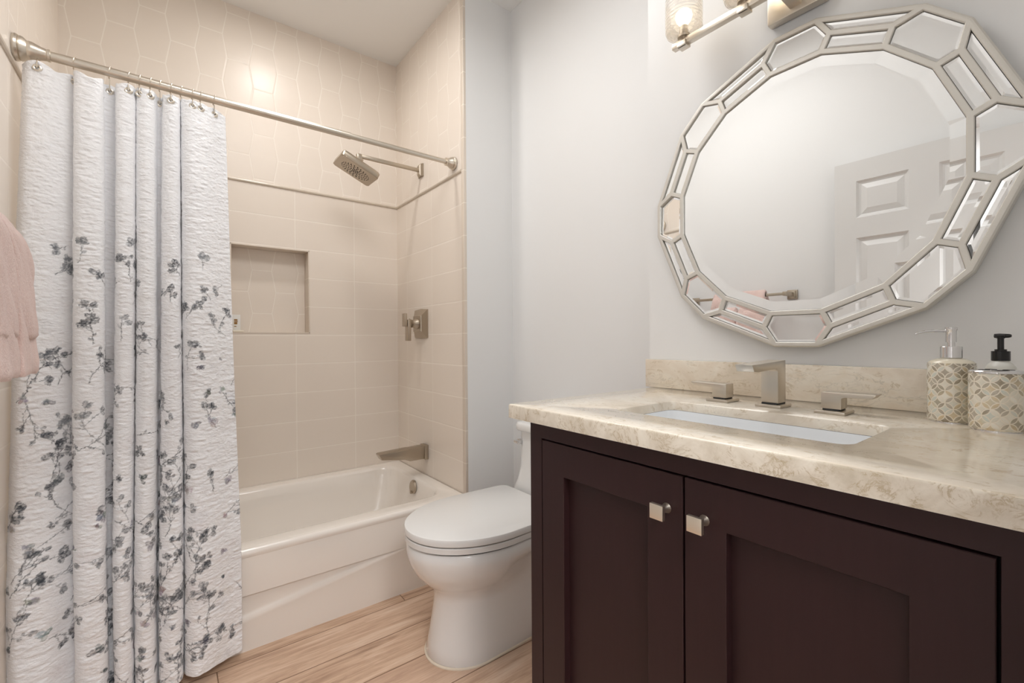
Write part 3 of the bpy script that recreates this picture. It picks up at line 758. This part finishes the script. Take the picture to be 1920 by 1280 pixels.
def faucet():
    X0 = -.15; Y = -2.243
    root = empty('faucet', (X0, Y, ZC), 'brushed nickel widespread faucet with square spout and two flat levers', 'faucet')
    pts = [(X0+.018, ZC+.009), (X0+.018, 1.064), (X0-.105, 1.060), (X0-.128, 1.0595), (X0-.119, 1.046), (X0-.10, 1.0445), (X0-.024, 1.0475), (X0-.018, 1.043), (X0-.018, ZC+.009)]
    b = B(); extrude_poly(b, [Vector((x, Y-.0165, z)) for x, z in pts], (0,.033,0), .0012); sp = part('spout', b, NICKEL, root)
    def sub(name, bm, mat, par):
        o = link(name, bm, mat, par); o.data.transform(Matrix.Translation(-root.location)); return o
    b = B(); box(b, X0-.028, X0+.026, Y-.0245, Y+.0245, ZC, ZC+.006, .0015); sub('base_plate', b, NICKEL, sp)
    b = B(); box(b, X0-.019, X0+.019, Y-.015, Y+.015, ZC+.006, ZC+.009); sub('neck_gap_shade', b, GAPM, sp)
    for y, s, lab in ((-2.137, 1, 'faucet lever pointing toward the toilet'), (-2.349, -1, 'faucet lever pointing toward the soap dispenser')):
        zt = 1.0085
        b = B(); pts = [(y-s*.016, ZC+.009), (y-s*.016, zt), (y+s*.062, zt+.001), (y+s*.068, zt+.001), (y+s*.061, zt-.007), (y+s*.020, zt-.0085), (y+s*.016, zt-.011), (y+s*.016, ZC+.009)]
        extrude_poly(b, [Vector((X0-.0165, q, z)) for q, z in pts], (.033,0,0), .0012); h = part('lever_handle', b, NICKEL, root); h['label'] = lab
        b = B(); box(b, X0-.028, X0+.026, y-.0245, y+.0245, ZC, ZC+.006, .0015); sub('base_plate', b, NICKEL, h)
        b = B(); box(b, X0-.016, X0+.016, y-.0135, y+.0135, ZC+.006, ZC+.009); sub('neck_gap_shade', b, GAPM, h)
faucet()
# ------------------------------------------------------------------ things on the counter
def mosaic(name, cx, cy, r, seed):
    m = M(name, rough=.22); x, y, z = m.pos(); th = ((y-cy)*-1.0).op('ARCTAN2', (x-cx)*-1.0); u = th*r+2.0
    s = .0140; R_ = s/math.sqrt(2)
    p = (u+z)*.70711; q = (u-z)*.70711+3.0
    a = p.wrap(s).abs(); b_ = q.wrap(s).abs()
    def hyp(i, j): return ((i*i)+(j*j)).op('SQRT')
    e = (hyp(a, b_)-R_).abs().min((hyp(a-s, b_)-R_).abs()).min((hyp(a, b_-s)-R_).abs())
    iA = hyp(a-s, b_).lt(R_); iB = hyp(a, b_-s).lt(R_)
    fp = (p/s+.5).floor(); fq = (q/s+.5).floor()
    cid = m.vec(fp+((p/s).floor()+.5-fp)*iA, fq+((q/s).floor()+.5-fq)*iB, seed)
    h1 = m.white(cid); n = m.noise(m.vec(x, y, z), 130, 4, .6, 2.5); nb = m.noise(m.vec(x+seed, y, z), 22, 2)
    c = m.ramp(h1*.5+nb*.5, [(.22, lin(232,228,216)), (.33, lin(214,208,192)), (.42, lin(196,204,196)), (.50, lin(205,182,140)), (.56, lin(150,140,116)), (.64, lin(176,166,150)), (.75, lin(128,114,88))])
    c = m.mix(n*.35, c, lin(240,236,224)); g = e.step(.0004,.0009)
    m.set('Base Color', m.mix(g, lin(232,224,208), c)); m.bump(g*.8+n*.4, .3, .0015); m.set('Coat Weight', .7); m.set('Coat Roughness', .05)
    return m.m
def dispenser():
    cx, cy, r = -.105, -2.5005, .0300; z0 = ZC
    root = empty('soap_dispenser', (cx, cy, z0), 'mosaic pearl soap dispenser with chrome pump, left of the lower mosaic holder', 'soap dispenser')
    b = B(); lathe(b, (cx, cy, z0), (0,0,1), [(0,.0275),(.002,.0275),(.002,.0275)], 40); part('foot', b, CHROME, root)
    b = B(); lathe(b, (cx, cy, z0), (0,0,1), [(.002,.0285),(.004,.0298),(.007,.0300),(.094,.0300),(.0975,.0295)], 64, True, True); part('body', b, mosaic('pearl_mosaic_tall', cx, cy, r, 1.0), root, ang=60)
    b = B(); lathe(b, (cx, cy, z0), (0,0,1), [(.0972,.0294),(.1005,.026),(.1035,.020),(.105,.0135)], 48); part('shoulder', b, M('cream_glaze', lin(226,218,198), .25).m, root, ang=60)
    b = B(); lathe(b, (cx, cy, z0), (0,0,1), [(.105,.0128),(.1062,.0138),(.1240,.0138),(.1246,.0132),(.1247,.0050)], 32); part('collar', b, CHROME, root, ang=30)
    b = B(); lathe(b, (cx, cy, z0), (0,0,1), [(.1246,.0048),(.1315,.0048),(.1316,.0068),(.1500,.0068),(.1525,.0078),(.1560,.0078),(.1565,.0070),(.1550,0)], 28)
    tube(b, [(cx-.002, cy+.004, z0+.1505), (cx-.009, cy+.017, z0+.1508), (cx-.016, cy+.029, z0+.1500), (cx-.0215, cy+.0385, z0+.1470), (cx-.0225, cy+.0405, z0+.1455)], [.0026,.0022,.0020,.0017,.0015], 10)
    part('pump', b, CHROME, root, ang=30)
def holder():
    cx, cy, r = -.1465, -2.5555, .0302; z0 = ZC
    root = empty('toothbrush_holder', (cx, cy, z0), 'low mosaic pearl toothbrush holder with chrome lid at the right edge of the counter', 'toothbrush holder')
    b = B(); lathe(b, (cx, cy, z0), (0,0,1), [(0,.0280),(.002,.0280)], 40); part('foot', b, CHROME, root)
    b = B(); lathe(b, (cx, cy, z0), (0,0,1), [(.002,.0290),(.004,.0300),(.007,.0302),(.084,.0302),(.0855,.0298)], 64); part('body', b, mosaic('pearl_mosaic_low', cx, cy, r, 5.0), root, ang=60)
    b = B(); lathe(b, (cx, cy, z0), (0,0,1), [(.0855,.0300),(.0862,.0308),(.0882,.0308),(.0900,.0290),(.0904,.027)], 48); part('lid', b, CHROME, root, ang=40)
    b = B()
    for k in range(4):
        a = k*PI/2+.5; lathe(b, (cx+.014*math.cos(a), cy+.014*math.sin(a), z0+.0900), (0,0,1), [(0,.0065),(.0007,.0065),(.0007,0)], 16)
    part('lid_holes', b, GROOVE, root)
def bottle():
    cx, cy, z0 = -.052, -2.5515, ZC
    root = empty('lotion_bottle', (cx, cy, z0), 'white lotion bottle with black pump behind the low mosaic holder', 'bottle')
    b = B(); lathe(b, (cx, cy, z0), (0,0,1), [(0,.017),(.002,.0185),(.080,.0185),(.090,.0175),(.096,.014),(.099,.0105),(.103,.0100)], 36); part('body', b, M('translucent_white', lin(222,222,216), .3).m, root, ang=50)
    b = B(); lathe(b, (cx, cy, z0), (0,0,1), [(.101,.0112),(.1165,.0112),(.1168,.0072),(.1195,.0072),(.1198,.0040),(.1370,.0040),(.1375,.0050),(.1400,.0052)], 28, True, True)
    lathe(b, (cx+.001, cy+.004, z0+.1415), (-.25,-1,0), [(-.0035,.0),(-.003,.0035),(.003,.0040),(.014,.0032),(.0165,.0022),(.017,0)], 14, False, False)
    box(b, cx-.006, cx+.006, cy-.006, cy+.007, z0+.1395, z0+.1440, .0015); part('pump', b, BLACKP, root, ang=40)
dispenser(); holder(); bottle()
# ------------------------------------------------------------------ faceted round mirror
def mirror():
    cy, cz = -2.239, 1.441
    root = empty('wall_mirror', (0, cy, cz), 'large round mirror with a faceted champagne metal frame, hung above the sink', 'mirror')
    # polar coordinates in the wall plane; p = (toward the tub, up)
    def pt(r, deg): a = math.radians(deg); return (r*math.cos(a), r*math.sin(a))
    rO, hO, rM, hM, rI, hI = .3490, 6.9, .3140, 12.2, .2800, 10.6
    O = lambda k, s: pt(rO, 45*k+s*hO); Mm = lambda k, s: pt(rM, 45*k+s*hM); I = lambda k, s: pt(rI, 45*k+s*hI)
    cells = []
    for k in range(8):
        cells.append(('g', k, [O(k,-1), O(k,1), Mm(k,1), I(k,1), I(k,-1), Mm(k,-1)]))
        cells.append(('b', k, [O(k,1), O(k+1,-1), Mm(k+1,-1), Mm(k,1)]))
        cells.append(('b', k, [Mm(k,1), Mm(k+1,-1), I(k+1,-1), I(k,1)]))
    centre = []
    for k in range(8): centre += [I(k,-1), I(k,1)]
    outer = []
    for k in range(8): outer += [O(k,-1), O(k,1)]
    def inset(poly, d):
        n = len(poly); A = sum(poly[i][0]*poly[(i+1)%n][1]-poly[(i+1)%n][0]*poly[i][1] for i in range(n)); sg = 1 if A > 0 else -1
        ln = []
        for i in range(n):
            (x0, y0), (x1, y1) = poly[i], poly[(i+1)%n]; l = math.hypot(x1-x0, y1-y0); nx, ny = -(y1-y0)/l*sg, (x1-x0)/l*sg
            ln.append((nx, ny, nx*x0+ny*y0+d))
        out = []
        for i in range(n):
            a1, b1, c1 = ln[i-1]; a2, b2, c2 = ln[i]; D = a1*b2-a2*b1; out.append(((c1*b2-c2*b1)/D, (a1*c2-a2*c1)/D))
        return out
    def w3(p, x): return Vector((x, cy+p[0], cz+p[1]))
    # frame: every cell contributes half the width of the bars round it
    b = B(); BW = .0052
    for kind, k, poly in cells+[('c', 0, centre)]:
        q1 = inset(poly, .0040); q2 = inset(poly, BW); q3 = inset(poly, BW+.0002)
        rings(b, [[w3(p, -.0315) for p in poly], [w3(p, -.0315) for p in q1], [w3(p, -.0305) for p in q2], [w3(p, -.0175) for p in q3]], False, False)
    o1 = inset(outer, -.003); o2 = inset(outer, -.0058); o3 = inset(outer, -.0050)
    rings(b, [[w3(p, -.0315) for p in outer], [w3(p, -.0312) for p in o1], [w3(p, -.0280) for p in o2], [w3(p, -.006) for p in o2], [w3(p, -.001) for p in o3]], False, True)
    bmesh.ops.remove_doubles(b, verts=b.verts, dist=1e-5)
    part('frame', b, SILVER, root, smooth=False)
    b = B(); bp = inset(outer, .001); rings(b, [[w3(p, -.003) for p in bp], [w3(p, -.0178) for p in bp]], True, True); part('back_plate', b, SILVER_D, root, smooth=False)
    def glass(poly, xg, bevel_w, drop, gap, tilt=(0,0)):
        p0 = inset(poly, BW+gap); p1 = inset(poly, BW+gap+bevel_w)
        c = (sum(p[0] for p in p0)/len(p0), sum(p[1] for p in p0)/len(p0))
        def f(p, x): return w3(p, x-(p[0]-c[0])*tilt[0]-(p[1]-c[1])*tilt[1])
        b = B(); rings(b, [[f(p, xg+.004) for p in p0], [f(p, xg+drop) for p in p0], [f(p, xg) for p in p1]], True, True); return b
    part('mirror_glass', glass(centre, -.0245, .021, -.0013, .0007), MIRROR, root, smooth=False)
    tl = {0: (-.038,-.034), ('b',6): (0,-.030)}
    rnd = random.Random(4)
    for kind, k, poly in cells:
        t = tl.get(k, (rnd.uniform(-.006,.006), rnd.uniform(-.006,.006))) if kind == 'g' else tl.get(('b',k), (rnd.uniform(-.012,.012), rnd.uniform(-.012,.012)))
        part('corner_facet' if kind == 'g' else 'bar_facet', glass(poly, -.0240, .0045, -.0005, .0009, t), MIRROR, root, smooth=False)
mirror()
# ------------------------------------------------------------------ vanity light bar
def sconce():
    root = empty('vanity_light', (0, -2.24, 1.85), 'brushed nickel vanity light bar with clear ribbed glass shades over the mirror', 'wall light')
    XB = -.100; ZB = 1.852
    b = B(); box(b, -.024, -.001, -2.300, -2.180, 1.832, 1.945, .004); part('back_plate', b, NICKEL, root)
    b = B(); box(b, XB, -.020, -2.252, -2.228, ZB-.008, ZB+.008, .002); part('bracket_arm', b, NICKEL, root)
    b = B(); box(b, XB-.008, XB+.008, -2.494, -1.986, ZB-.008, ZB+.008, .0015); part('crossbar', b, NICKEL, root)
    g = M('ribbed_glass', (.95,.93,.90), .06, IOR=1.45)
    nt = g.nt; x, y, z = g.pos(); n = g.noise(g.vec(x, y, z*2.5), 55, 2, .5, .5)
    wv = ((z*760)+n*5).op('SINE'); g.bump(wv*.5+.5, .7, .0025); 
    tr = nt.nodes.new('ShaderNodeBsdfTransparent'); tr.inputs[0].default_value = (.97,.95,.92,1); mx = nt.nodes.new('ShaderNodeMixShader')
    fr = nt.nodes.new('ShaderNodeLayerWeight'); fr.inputs[0].default_value = .35
    f = (X(nt, fr.outputs['Facing'])*.55+.16+wv*.06); nt.links.new(f.v, mx.inputs[0])
    g.set('Transmission Weight', .35)
    nt.links.new(tr.outputs[0], mx.inputs[1]); nt.links.new(g.b.outputs[0], mx.inputs[2]); nt.links.new(mx.outputs[0], nt.nodes['Material Output'].inputs[0])
    bm_ = M('bulb_glow', (1,.95,.85), .4); bm_.set('Emission Color', (1,.86,.66,1)); bm_.set('Emission Strength', 3.2)
    for k in range(4):
        y = -2.015-.15*k
        b = B(); box(b, XB-.013, XB+.011, y-.012, y+.012, ZB-.013, ZB-.006, .001); box(b, XB-.012, XB-.007, y-.011, y+.011, ZB-.013, ZB+.001, .001); part('square_nut', b, NICKEL, root)
        b = B(); lathe(b, (XB, y, ZB+.006), (0,0,1), [(0,.006),(.006,.006),(.006,.015),(.012,.015),(.013,.010),(.034,.010),(.036,.0)], 24); part('socket', b, NICKEL, root)
        b = B(); z0 = ZB+.017
        pr = [(0,.012),(.002,.034),(.006,.041),(.014,.0440),(.05,.0445),(.092,.0440),(.094,.0432),(.094,.0418),(.05,.0420),(.015,.0415),(.008,.038),(.004,.031),(.003,.012)]
        lathe(b, (XB, y, z0), (0,0,1), pr, 48, False, False); part('glass_shade', b, g.m, root, ang=60)
        b = B(); lathe(b, (XB, y, z0+.020), (0,0,1), [(0,.008),(.008,.010),(.018,.0175),(.028,.0205),(.036,.0190),(.043,.0125),(.047,.0)], 24, True, False); part('bulb', b, bm_.m, root)
        d = bpy.data.lights.new('bulb_light', 'POINT'); d.energy = .02; d.color = (1,.87,.72); d.shadow_soft_size = .022
        o = bpy.data.objects.new('bulb_light', d); COL.objects.link(o); o.location = (XB, y, z0+.074)
sconce()
# ------------------------------------------------------------------ towel bar and towels
BX, BZ = -1.405, 1.333
def towelbar():
    root = empty('towel_bar', (LX, -1.41, BZ), 'square brushed nickel towel bar on the left wall carrying the pink towels', 'towel bar')
    for y in (-1.145, -1.681):
        b = B(); x0 = LX-.006
        box(b, x0, x0+.010, y-.024, y+.024, BZ-.024, BZ+.024, .002); box(b, x0+.010, x0+.020, y-.017, y+.017, BZ-.017, BZ+.017, .002); box(b, x0+.020, BX+.011, y-.0105, y+.0105, BZ-.0105, BZ+.0105, .0015)
        part('post', b, NICKEL_D, root)
    b = B(); box(b, BX-.007, BX+.007, -1.681, -1.145, BZ-.007, BZ+.007, .0015); part('bar', b, NICKEL_D, root)
towelbar()
def towel_mat():
    m = M('pink_terry', rough=.95); x, y, z = m.pos()
    n = m.noise(m.vec(x*1.0, y*1.0, z*.7), 260, 3, .6); n2 = m.noise(m.vec(x, y*2.5, z*.6), 30, 3); n3 = m.noise(m.vec(x, y, z*3), 500, 2)
    m.set('Base Color', m.mix(n2*.7+n*.3, lin(228,194,186), lin(243,220,213))); m.set('Sheen Weight', .5); m.bump(n+n3*.6, .8, .004); return m.m
TERRY = towel_mat()
def towel(y0, y1, lab, seed):
    root = empty('hand_towel', (BX, (y0+y1)/2, BZ), lab, 'towel', 'pink towels on the bar')
    r = np.random.default_rng(seed)
    def sheet(name, prof, hem, ya, yb):
        """prof: closed cross-section outline (x,z) of one folded layer swept in y with soft rounded ends and lumps"""
        NY_ = 44; pts = np.array(prof); L = np.concatenate([[0], np.cumsum(np.hypot(*np.diff(pts, axis=0).T))]); n = 150
        t = np.linspace(0, L[-1], n); px = np.interp(t, L, pts[:,0]); pz = np.interp(t, L, pts[:,1])
        k = np.ones(5)/5; px[2:-2] = np.convolve(px, k, 'valid'); pz[2:-2] = np.convolve(pz, k, 'valid')
        cx, cz_ = px.mean(), pz.mean(); ph = r.uniform(0, 6, 6); rs = []
        for j in range(NY_+1):
            v = j/NY_; e = min(v, 1-v)*(yb-ya); rd = .012
            sh = 0 if e > rd else rd-math.sqrt(max(0, rd*rd-(rd-e)**2))
            yy = ya+(yb-ya)*v
            ring = []
            for i in range(n):
                nx, nz = px[i]-cx*0-BX, 0
                # pull the surface toward the layer's mid line near the ends
                out = 1 if px[i] > BX else -1
                lum = .0022*math.sin(38*yy+ph[0]+pz[i]*14)+.0016*math.sin(95*yy+ph[1]+pz[i]*31)+.0012*math.sin(62*pz[i]+ph[2]+yy*40)
                fl = max(0, (1.30-pz[i]))*.03
                ring.append(Vector((px[i]-out*sh*.75+out*lum*.9, yy+(v-.5)*fl+.0022*math.sin(pz[i]*47+ph[3]), pz[i]-(sh*.9 if pz[i] > BZ else 0)+.0015*math.sin(yy*60+ph[4])*(pz[i] < 1.2))))
            rs.append(ring)
        b = B(); rings(b, rs, True, True); part(name, b, TERRY, root, ang=80)
    def drape(front_z, back_z, xo, xi, th, top):
        # outer outline front bottom -> over the bar -> back bottom -> inner outline back up
        o_ = [(xo, front_z), (xo+.004, front_z+.01), (xo, front_z+.06), (xo-.006, BZ-.06), (xo-.014, BZ-.01), (BX+.022, BZ+top-.010), (BX, BZ+top), (BX-.022, BZ+top-.010), (xi+.006, BZ-.02), (xi, BZ-.08), (xi, back_z)]
        inn = [(xi+th, back_z), (xi+th, BZ-.08), (BX-.010, BZ-.004), (BX-.006, BZ+.0085), (BX+.006, BZ+.0085), (BX+.010, BZ-.004), (xo-.006-th, BZ-.06), (xo-th, front_z+.05), (xo-th, front_z)]
        return o_+inn+[o_[0]]
    sheet('under_fold', drape(1.047, 1.10, -1.3500, -1.452, .020, .022), 0, y0, y1)
    sheet('over_fold', [(-1.352,1.118),(-1.348,1.125),(-1.352,1.20),(-1.360,1.28),(-1.370,BZ-.004),(BX+.018,BZ+.027),(BX,BZ+.032),(BX-.020,BZ+.025),(-1.440,BZ-.02),(-1.462,BZ-.06),(-1.464,1.16),(-1.455,1.155),(-1.454,BZ-.06),(-1.430,BZ-.012),(BX-.018,BZ+.016),(BX,BZ+.021),(BX+.016,BZ+.017),(-1.377,BZ-.012),(-1.368,1.27),(-1.360,1.20),(-1.360,1.122),(-1.352,1.118)], 0, y0+.003, y1-.003)
towel(-1.437, -1.312, 'folded pink terry towel on the bar, the one closer to the shower curtain', 1)
towel(-1.590, -1.446, 'folded pink terry towel on the bar, the one closer to the open door', 2)
# ------------------------------------------------------------------ ceiling lamps above the frame; room and hall ones are added fill
def downlight(x, y, r, drop, lab, col, e):
    root = empty('ceiling_light', (x, y, CEIL), lab, 'ceiling light')
    b = B(); lathe(b, (x, y, CEIL), (0,0,-1), [(0,r*1.25),(.004,r*1.25),(.010,r*1.05),(.008,r)], 40, True, False); part('trim_ring', b, TRIM, root)
    m = M('lamp_lens', (.9,.9,.9), .4); m.set('Emission Color', (*col, 1)); m.set('Emission Strength', e)
    b = B(); lathe(b, (x, y, CEIL), (0,0,-1), [(.008,r),(drop*.8,r*.92),(drop,r*.6),(drop+.002,0)], 40, True, False); part('lens', b, m.m, root)
downlight(-.66, -.62, .075, .012, 'small recessed round ceiling light over the bathtub', (1,.92,.82), 6)
downlight(-.71, -1.50, .17, .09, 'round flush ceiling light added as unseen fill in the middle of the bathroom', (1,.97,.94), 3)
downlight(-1.0, -3.5, .20, .09, 'round flush ceiling light added as unseen fill in the hall outside the doorway', (.95,.97,1), 3)
